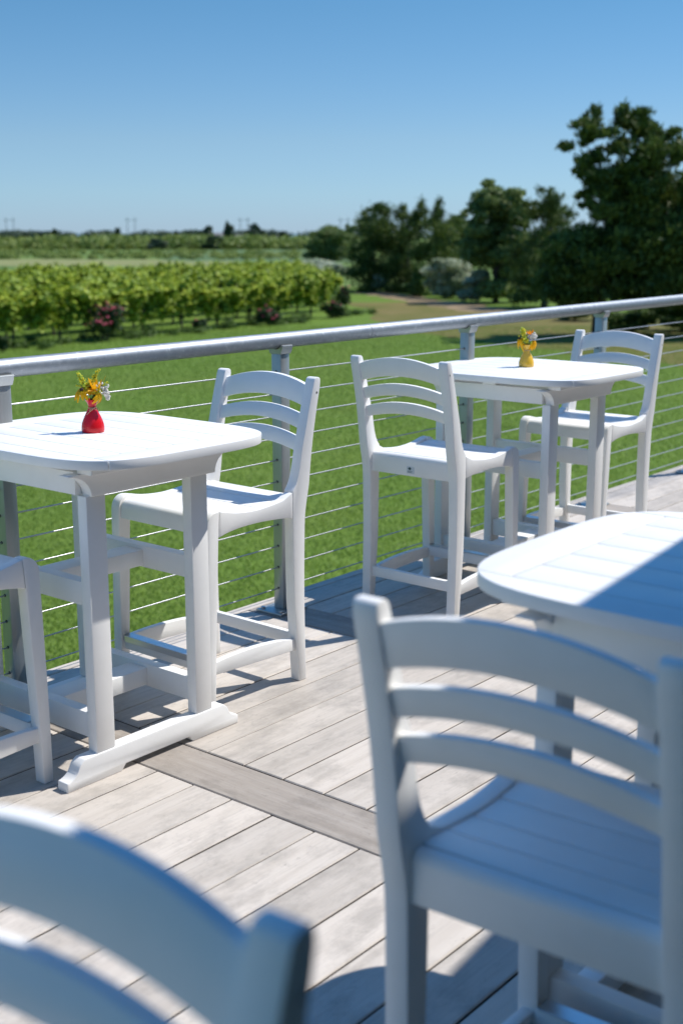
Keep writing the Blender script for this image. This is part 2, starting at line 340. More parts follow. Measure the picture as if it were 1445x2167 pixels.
px_tree('juniper_tree', 862, 618, [(843, 458, 12, 16), (870, 470, 20, 14), (888, 440, 9, 16), (885, 460, 16, 12), (860, 500, 40, 22), (850, 540, 42, 26), (870, 575, 44, 26), (860, 602, 40, 16)], 24, 14000, M['juniper'], 'dark juniper with two thin spires second from left in the tree line', **kwj)
px_tree('juniper_tree', 928, 622, [(924, 445, 9, 14), (922, 462, 16, 12), (930, 490, 34, 20), (915, 530, 40, 24), (940, 560, 40, 26), (930, 595, 40, 22)], 25, 13000, M['juniper'], 'dark juniper with one thin spire right of the twin spired one', **kwj)
px_tree('broadleaf_tree', 975, 612, [(965, 470, 18, 10), (985, 485, 26, 16), (960, 510, 30, 20), (985, 540, 34, 24), (965, 575, 34, 24)], 26, 9000, M['oak'], 'low olive green tree filling the gap behind the pale shrub', flat=.6, tmix=.45)
px_tree('round_bush', 695, 552, [(695, 487, 20, 10), (675, 500, 20, 12), (715, 500, 20, 12), (695, 510, 34, 16), (685, 528, 30, 14), (712, 530, 26, 14), (695, 543, 26, 8)], 27, 9000, M['oak'], 'single round olive bush standing alone beyond the vineyard', .3, 4, .2, cat='bush', flat=.6, tmix=.5)
px_tree('broadleaf_tree', 742, 545, [(740, 490, 10, 10), (745, 510, 14, 14), (742, 530, 14, 12)], 28, 3000, M['oak'], 'small distant tree half hidden left of the juniper tree line', .3, 3, .15, flat=.6)
def shrub(bx, by, L, seed, n, mat, label, size=.16, fdep=1.2, name='shrub'):
    return px_tree(name, bx, by, L, seed, n, mat, label, size, fdep, .04, 'shrub', None, flat=.55, shell=.6, up=.6)
shrub(955, 632, [(945, 560, 26, 12), (975, 565, 22, 12), (930, 585, 30, 16), (965, 590, 34, 18), (945, 612, 40, 16), (990, 610, 24, 16)], 31, 9000, M['pale'], 'whitish flowering shrub in front of the dark tree line')
shrub(888, 628, [(890, 575, 14, 12), (885, 600, 18, 16), (880, 615, 20, 10)], 32, 3500, M['green'], 'bright green shrub touching the left of the whitish shrub')
shrub(1010, 640, [(1015, 580, 20, 10), (1010, 600, 26, 12), (1000, 622, 26, 14)], 33, 4000, M['pale'], 'grey green shrub touching the right of the whitish shrub')
shrub(805, 618, [(805, 588, 12, 10), (800, 604, 16, 10)], 34, 2200, M['pale'], 'small pale shrub at the foot of the leftmost juniper')
shrub(1078, 640, [(1075, 590, 10, 12), (1080, 612, 12, 16)], 35, 2000, M['pale'], 'narrow pale shrub beneath the loose lighter tree')
shrub(1215, 678, [(1200, 640, 20, 8), (1235, 645, 22, 8), (1215, 660, 34, 12)], 36, 3500, M['green'], 'low green bush left of the tallest juniper trunk')
shrub(1340, 705, [(1310, 672, 28, 10), (1360, 668, 34, 12), (1330, 690, 44, 10)], 37, 4500, M['green'], 'low green ground bush right of the tallest juniper trunk')
shrub(1440, 700, [(1420, 660, 34, 14), (1470, 655, 34, 14), (1440, 680, 50, 14)], 38, 4500, M['green'], 'low green ground bush cut by the right edge of the picture')
shrub(660, 585, [(640, 560, 24, 8), (690, 562, 26, 8), (660, 572, 34, 8), (720, 572, 26, 10)], 39, 4500, M['pale'], 'bluish grey bramble patch below the lone round bush', .3, 5)

# ------------------------------------------------------------------ vineyard
def make_vine(seed):
    e = empty('grapevine'); q = random.Random(seed)
    bm = bmesh.new(); tube(bm, [(0, 0, 0), (q.uniform(-.05, .05), .02, .35), (q.uniform(-.06, .06), 0, .75), (0, 0, 1.1)], [.05, .04, .036, .03], 7)
    for sgn in (-1, 1): tube(bm, [(0, 0, .85), (sgn*.5, 0, .98), (sgn*1.0, 0, .95)], [.03, .02, .012], 6)
    finish('trunk', bm, M['bark'], e)
    bl = []
    for i in range(24): bl.append((q.uniform(-1.1, 1.1), q.uniform(-.16, .16), q.uniform(.72, 1.3), q.uniform(.2, .34), q.uniform(.16, .26), q.uniform(.16, .28)))
    for i in range(26): bl.append((q.uniform(-1.1, 1.1), q.uniform(-.42, .42), q.uniform(1.3, 1.68), q.uniform(.2, .34), q.uniform(.18, .3), q.uniform(.14, .22)))
    for i in range(7): bl.append((q.uniform(-1, 1), q.uniform(-.15, .15), q.uniform(1.65, 1.9), .11, .1, .16))
    for i in range(4): bl.append((q.uniform(-1, 1), q.uniform(-.2, .2), q.uniform(.5, .7), .14, .12, .16))
    foliage('foliage', bl, 5200, .14, M['vine'], e, seed, flat=.85, shell=-.6, up=1.3, tmix=.5); return e
protos = [make_vine(s_) for s_ in (101, 102, 103, 104)]
used = [False]*4; q = random.Random(77); PX0 = _F*FPX + _R*(-60-722.5)
def x_left(y): d = PX0; return d.x/d.y*y
row = 0; y0 = 33.3
while row < 8:
    y = y0 + row*2.6; xl = x_left(y)-1.5; xr = 44.2 + (y-35.2)*1.18; x = xl + q.uniform(0, 1.5)
    while x < xr:
        i = q.randrange(4); v = protos[i] if not used[i] else copy_tree(protos[i]); used[i] = True
        v.location = (x, y + .1*(x-25) + q.uniform(-.08, .08), GZ); v.rotation_euler = (0, 0, R(5.7)+(math.pi if q.random() < .5 else 0)); sc_ = q.uniform(.84, 1.06); v.scale = (1, q.uniform(.9, 1.2), sc_)
        tag(v, 'leafy grapevine trained along a vineyard row' if row else 'leafy grapevine in the nearest vineyard row with its trunk showing', 'grapevine', 'grapevines in the front row' if row == 0 else 'grapevines in the rows behind')
        x += q.uniform(1.9, 2.2)
    row += 1
def rose(px, py, wpx, hpx, seed, label, nf):
    b = at(px, py); s = size_at(b, 1); w, h = wpx*s, hpx*s; q = random.Random(seed); e = empty('rose_bush', (b.x, b.y, GZ)); tag(e, label, 'rose bush')
    bl = [(q.uniform(-.3, .3)*w, q.uniform(-.3, .3)*w, h*q.uniform(.25, .75), w*q.uniform(.16, .28), w*q.uniform(.16, .28), h*q.uniform(.14, .25)) for i in range(16)]
    bm = bmesh.new()
    for i in range(6): tube(bm, [(0, 0, 0), (q.uniform(-.1, .1)*w, q.uniform(-.1, .1)*w, h*.3), (q.uniform(-.3, .3)*w, q.uniform(-.3, .3)*w, h*.7)], [.015, .012, .006], 5)
    finish('stem', bm, M['bark'], e)
    foliage('foliage', bl, 2600, .09, M['rose_leaf'], e, seed, flat=.7, up=.4)
    for i in range(nf):
        bm = bmesh.new(); c = bl[q.randrange(len(bl))]; a = q.uniform(0, 6.28); t = q.uniform(-.2, 1)
        p = Vector((c[0]+math.cos(a)*c[3]*.9*math.cos(t), c[1]+math.sin(a)*c[4]*.9*math.cos(t), c[2]+c[5]*math.sin(t)+.03))
        for kx in range(5): ball(bm, p+Vector((q.uniform(-.03, .03), q.uniform(-.03, .03), q.uniform(-.02, .02))), .036, 1, (1.2, 1.2, .7))
        finish('bloom', bm, M['petal_pink'], e, smooth=180)
    return e
rose(228, 722, 98, 82, 51, 'large pink rose bush in front of the first vine row', 60)
rose(420, 703, 30, 30, 52, 'small pink rose bush right of the large one', 8)
rose(566, 688, 52, 44, 53, 'round pink rose bush at the middle of the vine row', 14)
rose(706, 673, 50, 40, 54, 'pink rose bush near the right end of the vine row', 13)
rose(722, 655, 44, 56, 55, 'tall loose rose bush with few blooms at the corner of the vineyard', 7)
rose(6, 745, 30, 40, 56, 'low pink rose bush cut by the left edge', 7)

q = random.Random(5); bl = []
for i in range(55):
    x = q.uniform(20, 46); bl.append((x, 33.3+.1*(x-25)+q.gauss(-.3, .5), GZ+q.uniform(.03, .16), q.uniform(.15, .45), q.uniform(.15, .4), q.uniform(.06, .28)))
V, F, t = leaf_cloud(bl, 16000, .12, 6, flat=.35, shell=-.6, up=.4, tmix=.6); tag(link('weeds', raw_mesh('weeds', V, F, t), M['green']), 'straggly green weeds under the nearest vine row', 'weeds', None, 'stuff')
# ------------------------------------------------------------------ far hedges, trees, poles, houses
def strip_cloud(name, x0, x1, ybase, hmin, hmax, nb, n, size, mat, seed, label, cat, thick=6, gap=None, jit=.5):
    q = random.Random(seed); bl = []
    for i in range(nb):
        px = q.uniform(x0, x1)
        if gap and gap(px): continue
        b = at(px, ybase+q.uniform(-jit, jit)); h = q.uniform(hmin, hmax); w = q.uniform(.8, 1.8)*h
        bl.append((b.x+q.uniform(-1, 1)*thick, b.y+q.uniform(-1, 1)*thick, GZ+h*.45, w, w, h*.55))
    V, F, t = leaf_cloud(bl, n, size, seed, flat=.7, shell=.5, up=.6); o = link(name, raw_mesh(name, V, F, t), mat); tag(o, label, cat, None, 'stuff'); return o
strip_cloud('hedgerow', -150, 800, 527, 1.6, 3.6, 170, 30000, .75, M['hedge'], 61, 'long sunlit yellow green hedgerow across the far edge of the fields', 'hedge', 6)
strip_cloud('scrub', -120, 660, 541, .35, .9, 260, 22000, .32, M['hedge'], 63, 'scattered low yellow green scrub on the field beyond the vineyard', 'scrub', 2, None, 8)
strip_cloud('far_woodland', -150, 900, 505, 3.5, 6.5, 130, 20000, 1.8, M['fartree'], 62, 'low dark tree line along the horizon beyond the hedgerow', 'woodland', 25)
for i, (px, py, wp, hp, lab) in enumerate([(118, 512, 16, 26, 'small dark pointed tree on the far left of the horizon'), (250, 510, 18, 24, 'small dark tree left of the middle pair of poles'), (375, 508, 12, 20, 'small dark tree right of the middle pair of poles'),
    (442, 512, 20, 34, 'dark round tree at the left of the clump on the horizon'), (482, 510, 20, 38, 'taller dark tree in the middle of the clump on the horizon'), (540, 512, 34, 36, 'wide dark tree at the right of the clump on the horizon'), (600, 510, 18, 20, 'low dark tree on the horizon left of the round bush'), (450, 528, 36, 28, 'dark bush standing in front of the far hedgerow'), (330, 530, 40, 24, 'low dark bush in the hedgerow below the middle poles')]):
    px_tree('far_tree', px, py, [(px, py-hp*.75, wp*.3, hp*.25), (px, py-hp*.45, wp*.5, hp*.3), (px, py-hp*.2, wp*.45, hp*.2)], 70+i, 1300, M['fartree'], lab, 1.0 if py < 520 else .5, 4, .3, flat=.7)
def pylon(px, label):
    b = at(px, 503); s = size_at(b, 1); h = (503-461)*s; hw = 8*s; e = empty('utility_pole', (b.x, b.y, GZ), -YAW); tag(e, label, 'utility pole')
    for sx in (-1, 1): bm = bmesh.new(); tube(bm, [(sx*hw, 0, 0), (sx*hw, 0, h)], [.36, .26], 8); finish('pole', bm, M['pole'], e)
    bm = bmesh.new(); box(bm, -hw*1.7, hw*1.7, -.2, .2, h*.86, h*.86+.35); finish('crossarm', bm, M['pole'], e)
pylon(23, 'leftmost pair of tall poles with a crossarm on the hazy horizon'); pylon(279, 'pair of tall poles with a crossarm above the far hedgerow'); pylon(517, 'pair of tall poles rising behind the clump of trees on the horizon'); pylon(728, 'rightmost pair of tall poles beside the round bush')
def cottage(px, py, wpx, label):
    b = at(px, py); s = size_at(b, 1); w = wpx*s; e = empty('farmhouse', (b.x, b.y, GZ), -YAW); tag(e, label, 'house')
    bm = bmesh.new(); box(bm, -w/2, w/2, -w*.3, w*.3, 0, w*.3); finish('wall', bm, M['housewall'], e)
    bm = bmesh.new(); prism(bm, [(-w*.36, w*.3+.01), (w*.36, w*.3+.01), (0, w*.55)], -w*.55, w*.55, 'yzx'); finish('roof', bm, M['houseroof'], e)
    for kx in (-.25, .2): bm = bmesh.new(); box(bm, w*kx-.5, w*kx+.5, -w*.3-.06, -w*.3+.1, w*.1, w*.2); finish('window', bm, M['glass'], e)
cottage(463, 507, 26, 'tiny pale farmhouse among the trees on the horizon'); cottage(508, 506, 18, 'smaller pale farmhouse right of the other one on the horizon')

# ------------------------------------------------------------------ deck
EDGE = 3.473; BW = .15
def deck():
    V, F, mi, rn = [], [], [], []; q = random.Random(9)
    def board(x0, x1, y0, y1, m, ch=.003):
        z1 = q.uniform(-.0008, .0008); i = len(V); z0 = -.03
        V.extend([(x0, y0, z0), (x1, y0, z0), (x1, y1, z0), (x0, y1, z0), (x0, y0, z1-ch), (x1, y0, z1-ch), (x1, y1, z1-ch), (x0, y1, z1-ch), (x0+ch, y0+ch, z1), (x1-ch, y0+ch, z1), (x1-ch, y1-ch, z1), (x0+ch, y1-ch, z1)])
        f = [(3, 2, 1, 0), (8, 9, 10, 11)]
        for a in range(4): b = (a+1) % 4; f += [(a, b, 4+b, 4+a), (4+a, 4+b, 8+b, 8+a)]
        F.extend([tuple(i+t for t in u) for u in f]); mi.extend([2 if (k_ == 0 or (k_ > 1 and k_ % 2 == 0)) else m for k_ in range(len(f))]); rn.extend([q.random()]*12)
    xs = [2.356+1.305*j for j in range(-4, 9)]; hw = .0905; g = .0025
    for j, xc in enumerate(xs):
        board(xc-hw+g, xc+hw-g, -5, 3.42, 1)
        if j+1 < len(xs):
            pitch = .1475 if j % 2 else .150; y = 3.421
            while y > -5:
                board(xc+hw+g, xs[j+1]-hw-g, y-pitch+g, y-g, 0); y -= pitch
    board(xs[0], xs[-1], 3.424, EDGE, 0)
    me = bpy.data.meshes.new('deck'); me.from_pydata(V, [], F); me.polygons.foreach_set('material_index', mi)
    a = me.attributes.new('rnd', 'FLOAT', 'POINT'); a.data.foreach_set('value', rn); me.update()
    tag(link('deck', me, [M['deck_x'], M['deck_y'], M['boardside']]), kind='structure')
    bm = bmesh.new()
    for j in range(-4, 9): box(bm, 2.356+1.305*j-.08, 2.356+1.305*j+.08, -5, EDGE-.04, -.28, -.034)
    box(bm, xs[0], xs[-1], EDGE-.038, EDGE-.002, -.3, -.032); box(bm, xs[0], xs[-1], -5, EDGE-.05, -.36, -.30)  # fascia, then a dark underside sheet added so the gaps look shaded
    for xx in (-2, 2.3, 7, 11): box(bm, xx-.07, xx+.07, 2.9, 3.04, GZ, -.36)
    tag(finish('deck_frame', bm, M['joist']), kind='structure')
deck()

# ------------------------------------------------------------------ railing
RY = 3.31
def rail_z(x): return 1.089 + .0042*(x-2.356)
def railing():
    e = empty('cable_railing', (2.356, RY, 0)); tag(e, 'steel cable railing with a round pipe handrail along the deck edge', 'railing')
    X = lambda x: x-2.356
    xs = [2.356+1.305*j for j in range(-3, 8)]
    bm = bmesh.new(); tube(bm, [(X(xs[0])-.3, 0, rail_z(xs[0]-.3)), (X(3.2), 0, rail_z(3.2)), (X(6), 0, rail_z(6)), (X(xs[-1])+.3, 0, rail_z(xs[-1]+.3))], .0305, 40); finish('handrail', bm, M['pipe'], e, smooth=60)
    for xj in (1.9, 4.21, 8.1):
        bm = bmesh.new()
        tube(bm, [(X(xj)-.005, 0, rail_z(xj)), (X(xj)+.005, 0, rail_z(xj))], .0315, 40)
        for sgn in (-1, 1): ball(bm, (X(xj)+.022*sgn, -.027, rail_z(xj)-.014), .004, 1)
        finish('joint_sleeve', bm, M['pipe'], e, smooth=60)
    for x in xs:
        zt = rail_z(x)-.047; h = .0255
        bm = bmesh.new(); box(bm, X(x)-h, X(x)+h, -h, h, .012, zt); p = finish('post', bm, M['post'], e, .004, 2)
        bm = bmesh.new(); box(bm, X(x)-.08, X(x)+.08, -.062, .075, 0, .012); bp = finish('base_plate', bm, M['post'], p, .003, 2)
        for sx in (-1, 1):
            for sy in (-.044, .054): bm = bmesh.new(); lathe(bm, [(0, .0205), (.008, .0205), (.0095, .019), (.0095, .012)], 12, (X(x)+sx*.06, sy, 0)); finish('bolt', bm, M['screw'], bp)
        bm = bmesh.new(); n = 16; arc = [(.0325*math.sin(t), rail_z(x)-.0325*math.cos(t)) for t in [R(-62+124*i/n) for i in range(n+1)]]
        lip = [(.040, arc[-1][1]-.003), (.036, zt+.012), (.0285, zt-.004), (-.0285, zt-.004), (-.036, zt+.012), (-.040, arc[0][1]-.003)]
        prism(bm, arc+lip, X(x)-h-.004, X(x)+h+.004, 'yzx'); finish('saddle', bm, M['post'], p, .0012, 1, 50)
        bm = bmesh.new()
        for kx in range(11):
            for sx in (-1, 1): tube(bm, [(X(x)+sx*(h-.002), 0, .1+.0875*kx), (X(x)+sx*(h+.0012), 0, .1+.0875*kx)], .0052, 12)
        finish('grommet', bm, M['hole'], p)
    for kx in range(11):
        bm = bmesh.new(); z = .1+.0875*kx; tube(bm, [(X(xs[0]), 0, z), (X(4), 0, z-.001), (X(xs[-1]), 0, z)], .0026, 8); finish('cable', bm, M['cable'], e, smooth=60)
railing()

# ------------------------------------------------------------------ terrace roof and house wall behind the camera (their shade lies on the near furniture)
def house():
    # eave edge: its shadow falls on the deck along y = 1.083 + .12 x
    H = 2.45; e = empty('terrace_house', (2, -3.2, 0)); tag(e, 'grey terrace house wall with a roof overhanging the deck', 'house')
    sh = (H+.18)/SUN_DIR.z; ox, oy = SUN_DIR.x*sh, SUN_DIR.y*sh
    ey = lambda x: 1.083+.12*(x-ox)+oy
    bm = bmesh.new(); prism(bm, [(-7-2, ey(-7)+3.2), (12-2, ey(12)+3.2), (12-2, -.3), (-7-2, -.3)], H, H+.18, 'xyz'); finish('roof', bm, M['roofboard'], e, .01, 1)
    bm = bmesh.new(); box(bm, -9, 10, -.25, 0, 0, H-.003); w = finish('wall', bm, M['stucco'], e)
    for x in (-5, -1.5, 2, 5.5):
        bm = bmesh.new(); box(bm, x, x+2.4, -.02, .03, .1, 2.3); finish('window', bm, M['glass'], w, .005, 1)
house()

# ------------------------------------------------------------------ bar chair
WB = .0025
def arc_pts(c, r, a0, a1, n=6): return [(c[0]+r*math.cos(R(a0+(a1-a0)*i/n)), c[1]+r*math.sin(R(a0+(a1-a0)*i/n))) for i in range(n+1)]
def spl(pts, n=4):
    """smooth curve through points (Catmull-Rom)"""
    out = []; P = [pts[0]]+list(pts)+[pts[-1]]
    for i in range(1, len(P)-2):
        p0, p1, p2, p3 = [np.array(x, float) for x in P[i-1:i+3]]
        for t in np.linspace(0, 1, n, endpoint=False): out.append(tuple(.5*((2*p1)+(-p0+p2)*t+(2*p0-5*p1+4*p2-p3)*t*t+(-p0+3*p1-3*p2+p3)*t**3)))
    return out+[tuple(pts[-1])]
def make_chair():
    e = empty('bar_chair')
    OUT, IN = .23, .19
    front_curve = spl([(-.051, 1.019), (-.034, .962), (-.010, .873), (.010, .799), (.019, .754), (.029, .715), (.041, .688), (.056, .668)], 4)
    front_leg_edge = [(.056, .577), (.055, .44), (.052, .29), (.030, 0)]
    back = spl([(-.004, 0), (.002, .28), (.000, .474), (-.003, .565), (-.010, .615), (-.024, .681), (-.034, .762), (-.046, .84), (-.062, .92), (-.080, 1.0)], 4)
    top = [(-.083, 1.018), (-.082, 1.030), (-.076, 1.035), (-.063, 1.035), (-.055, 1.030)]
    prof = back + top + front_curve + front_leg_edge
    for s in (-1, 1):
        bm = bmesh.new(); prism(bm, prof, s*IN, s*OUT); leg = finish('back_leg', bm, M['white'], e, WB, 2, 30)
        for (u, z) in ((-.056, .985),):
            bm = bmesh.new(); tube(bm, [(u-.008, s*(OUT-.001), z), (u-.008, s*(OUT+.0006), z)], .0036, 12); finish('screw', bm, M['screw'], leg)
        fl = [(.424, 0), (.419, .15), (.409, .36), (.398, .575), (.3925, .6555)] + spl([(.3925, .6555), (.413, .655), (.430, .646), (.441, .632), (.446, .612)], 3)[1:] + [(.447, .56), (.451, .40), (.455, .2), (.457, 0)]
        bm = bmesh.new(); prism(bm, fl, s*IN, s*OUT); finish('front_leg', bm, M['white'], e, .004, 2, 30)
        rt = spl([(.058, .664), (.085, .652), (.113, .643), (.201, .634), (.261, .634), (.315, .639), (.356, .647), (.3905, .655)], 3)
        rb = spl([(.397, .573), (.35, .583), (.287, .589), (.202, .590), (.105, .584), (.058, .577)], 3)
        bm = bmesh.new(); prism(bm, rt+rb, s*(IN+.006), s*(OUT-.0005)); finish('side_rail', bm, M['white'], e, WB, 2, 30)
        st = spl([(.044, .152), (.12, .164), (.23, .172), (.34, .172), (.424, .166)], 3)
        bm = bmesh.new(); prism(bm, [(.428, .125), (.040, .112)]+st, s*.198, s*.222); finish('side_stretcher', bm, M['white'], e, WB, 2, 30)
    def slat(zc_t, ze_t, zc_b, ze_b):
        bm = bmesh.new(); n = 22; W_ = IN+.002
        vs = [-W_+2*W_*i/n for i in range(n+1)]
        pts = [(v, ze_t+(zc_t-ze_t)*(1-(v/W_)**2)) for v in vs] + [(v, ze_b+(zc_b-ze_b)*(1-(v/W_)**2)) for v in reversed(vs)]
        prism(bm, pts, 0, .019, 'yzx')
        uf = lambda z: .008-.262*(z-.754)
        for v_ in bm.verts: v_.co.x = uf(v_.co.z) - v_.co.x
        finish('back_slat', bm, M['white'], e, .003, 2, 40)
    slat(1.038, 1.005, .965, .937); slat(.936, .908, .889, .862); slat(.862, .834, .815, .790)
    # seat boards lie between the side rails, the front one rolls over the edge
    zr = [(.03, .650), (.07, .644), (.113, .638), (.2, .6285), (.261, .6285), (.315, .633), (.356, .640), (.40, .646)]
    zz = lambda u: float(np.interp(u, [a for a, b in zr], [b for a, b in zr]))
    bm = bmesh.new(); Y = IN+.0055
    for a, b in ((.036, .1095), (.1125, .1875), (.1905, .2675), (.2705, .3455)):
        us = np.linspace(a, b, 5); pts = [(u, zz(u)) for u in us]+[(u, zz(u)-.02) for u in us[::-1]]; prism(bm, pts, -Y, Y)
    finish('seat', bm, M['white'], e, .0014, 2, 40)
    nose = [(.348, zz(.348)), (.38, .6435), (.40, .645)]+spl([(.40, .645), (.418, .643), (.431, .635), (.438, .62), (.439, .60), (.439, .582)], 3)[1:]+[(.415, .582), (.41, .615), (.348, zz(.348)-.022)]
    bm = bmesh.new(); prism(bm, nose, -IN, IN); finish('seat_front', bm, M['white'], e, .002, 2, 40)
    rr_ = [(.006, .567), (.032, .567), (.032, .648)]+arc_pts((.026, .628), .02, 90, 180, 6)
    bm = bmesh.new(); prism(bm, rr_, -IN, IN); rail = finish('rear_rail', bm, M['white'], e, .002, 2, 40)
    bm = bmesh.new(); box(bm, .012, .033, -.192, .192, .126, .168); finish('back_stretcher', bm, M['white'], e, WB, 2)
    bm = bmesh.new(); box(bm, .414, .444, -.192, .192, .132, .176); fr = finish('footrest', bm, M['white'], e, WB, 2)
    bm = bmesh.new(); prism(bm, [(.411, .1765), (.449, .1765), (.449, .160), (.4445, .160), (.4445, .1765+.0001), (.4445, .181), (.411, .181)][:0] or [(.411, .1765), (.4446, .1765), (.4446, .158), (.4476, .158), (.4476, .1796), (.411, .1796)], -.188, .188); finish('kick_plate', bm, M['kick'], fr, .0008, 1)
    # maker's plate on the rear rail: only the chair seen from behind shows one
    return e, rail
def add_label(rail):
    bm = bmesh.new(); box(bm, .0046, .0062, -.022, .015, .577, .605); pl = finish('label_plate', bm, M['plate'], rail, .0006, 1)
    bm = bmesh.new(); prism(bm, [(-.0005-.008, .5975), (-.0005, .6045), (-.0005+.008, .5975), (-.0005, .5905)], .0036, .0048, 'yzx'); finish('diamond_mark', bm, M['teal'], rail)
    bm = bmesh.new(); q = random.Random(2)
    for zrow, x0, x1 in ((.5865, -.013, .012), (.5825, -.010, .009)):
        y = x0
        while y < x1: wd = q.uniform(.0012, .0024); box(bm, .0038, .0048, y, y+wd, zrow-.0012, zrow+.0012); y += wd+.0009
    finish('fine_print', bm, M['print'], rail)
M['plate'] = simple('grey_label_plate', (.62, .66, .70), .35); M['teal'] = simple('dark_teal_ink', (.01, .06, .075), .5); M['print'] = simple('grey_ink', (.25, .3, .33), .5)
chairs = [
 ((1.572, 2.93), R(1.0), 'white bar chair cut by the left edge, at the table with the red vase'),
 ((3.112, 2.938), R(178.9), 'white bar chair right of the table with the red vase'),
 ((3.933, 2.883), 0.0, 'white bar chair seen from behind, left of the table with the yellow vase'),
 ((5.541, 2.863), R(179.7), 'white bar chair right of the table with the yellow vase'),
 ((1.330, .770), R(3.0), 'large blurred white bar chair from behind, half in shade at lower right'),
 ((.505, .740), R(183.7), 'blurred white bar chair back at the lower left corner, nearest to the viewer')]
proto_chair, _r = make_chair()
for i, (xy, rz, lab) in enumerate(chairs):
    c_ = proto_chair if i == 0 else copy_tree(proto_chair)
    c_.location = (*xy, 0); c_.rotation_euler = (0, 0, rz); tag(c_, lab, 'bar chair', 'white bar chairs around the tables')
    if i == 2: add_label([ch for ch in c_.children if ch.name.startswith('rear_rail')][0])

# ------------------------------------------------------------------ bar table
def clip_poly(P, f):
    out = []
    for a, b in zip(P, P[1:]+P[:1]):
        fa, fb = f(a), f(b)
        if fa >= 0: out.append(a)
        if fa*fb < 0: t = fa/(fa-fb); out.append((a[0]+(b[0]-a[0])*t, a[1]+(b[1]-a[1])*t))
    return out
def clip_rect(P, x0, x1, y0, y1):
    for f in (lambda p: p[0]-x0, lambda p: x1-p[0], lambda p: p[1]-y0, lambda p: y1-p[1]):
        P = clip_poly(P, f)
        if len(P) < 3: return []
    return P
TZ = .922
def make_table(a=.370, b=.422, nexp=4.3, ox=.068, oy=.012):
    e = empty('bar_table')
    out = []
    for i in range(144):
        t = 2*math.pi*i/144; c, s = math.cos(t), math.sin(t)
        out.append((a*abs(c)**(2/nexp)*(1 if c > 0 else -1), b*abs(s)**(2/nexp)*(1 if s > 0 else -1)))
    g = .0018; z0, z1 = TZ-.026, TZ
    eb = b-.105; os_ = a-.08; ns = 6
    top = bmesh.new()
    def piece(x0, x1, y0, y1):
        P = [(p[0]+ox, p[1]+oy) for p in clip_rect(out, x0, x1, y0, y1)]
        if P: prism(top, P, z0, z1, 'xyz')
    piece(-a-1, -os_-g, -9, 9); piece(os_+g, a+1, -9, 9)
    for s in (-1, 1): piece(-os_+g, os_-g, *( (eb+g, 9) if s > 0 else (-9, -eb-g)))
    w = 2*os_/ns
    for i in range(ns): piece(-os_+i*w+g, -os_+(i+1)*w-g, -eb+g, eb-g)
    finish('tabletop', top, M['white'], e, .0022, 2, 40)
    bm = bmesh.new()                                        # battens under the boards
    for y in (-.30, 0, .30): box(bm, -.25, .345, y-.03, y+.03, z0-.016, z0-.001)
    finish('batten', bm, M['white'], e, .002, 1)
    AB = .812
    for s in (-1, 1):
        cove = [(.232+.075*(1-math.cos(R(t))), AB+.062*math.sin(R(t))) for t in range(0, 91, 10)]
        P = [(-x, z) for x, z in reversed(cove)] + cove; P = [(-.307, z0-.018)] + P + [(.307, z0-.018)]; P = [(x+.02, z) for x, z in P]
        bm = bmesh.new(); prism(bm, P, s*.242, s*.282); finish('apron', bm, M['white'], e, WB, 2, 30)
        bm = bmesh.new(); x_ = sorted((s*.204, s*.2345)); box(bm, x_[0], x_[1], -.2415, .2415, AB+.003, z0-.018); finish('side_apron', bm, M['white'], e, WB, 2)
        fp = [(-.335, 0), (-.14, 0), (-.125, .018), (.125, .018), (.14, 0), (.335, 0), (.335, .028)] + spl([(.335, .028), (.318, .032), (.300, .045), (.288, .066), (.270, .080)], 3)[1:] + [(-.270, .080)] + spl([(-.270, .080), (-.288, .066), (-.300, .045), (-.318, .032), (-.335, .028)], 3)[1:]
        bm = bmesh.new(); prism(bm, fp, s*.233, s*.277); finish('foot', bm, M['white'], e, .004, 2, 30)
        for sx in (-1, 1):
            bm = bmesh.new(); x = sx*.192; box(bm, x-.0335, x+.0335, s*.236, s*.274, .0795, AB+.0005); finish('leg', bm, M['white'], e, .004, 2)
    for zc, hh in ((.532, .034), (.148, .037)):
        for sx in (-1, 1): bm = bmesh.new(); x = sx*.192; box(bm, x-.019, x+.019, -.237, .237, zc-hh, zc+hh); finish('side_stretcher', bm, M['white'], e, WB, 2)
        bm = bmesh.new(); box(bm, -.174, .174, -.042, .042, zc-hh+.006, zc+hh-.012); finish('cross_stretcher', bm, M['white'], e, WB, 2)
    return e
tables = [((2.338, 2.887), 0, 'white bar table with the red flower vase on it'), ((4.742, 2.874), 0, 'white bar table with the yellow flower vase on it'), ((2.044, .758), 0, 'bare blurred white bar table half in shade at the right')]
proto_table = make_table()
for i, (xy, rz, lab) in enumerate(tables):
    t_ = proto_table if i == 0 else copy_tree(proto_table)
    t_.location = (*xy, 0); t_.rotation_euler = (0, 0, rz); t_.scale = ((1, 1, 1), (1.06, 1.04, 1), (1.05, 1.06, 1))[i]; tag(t_, lab, 'bar table', 'white bar tables on the deck')

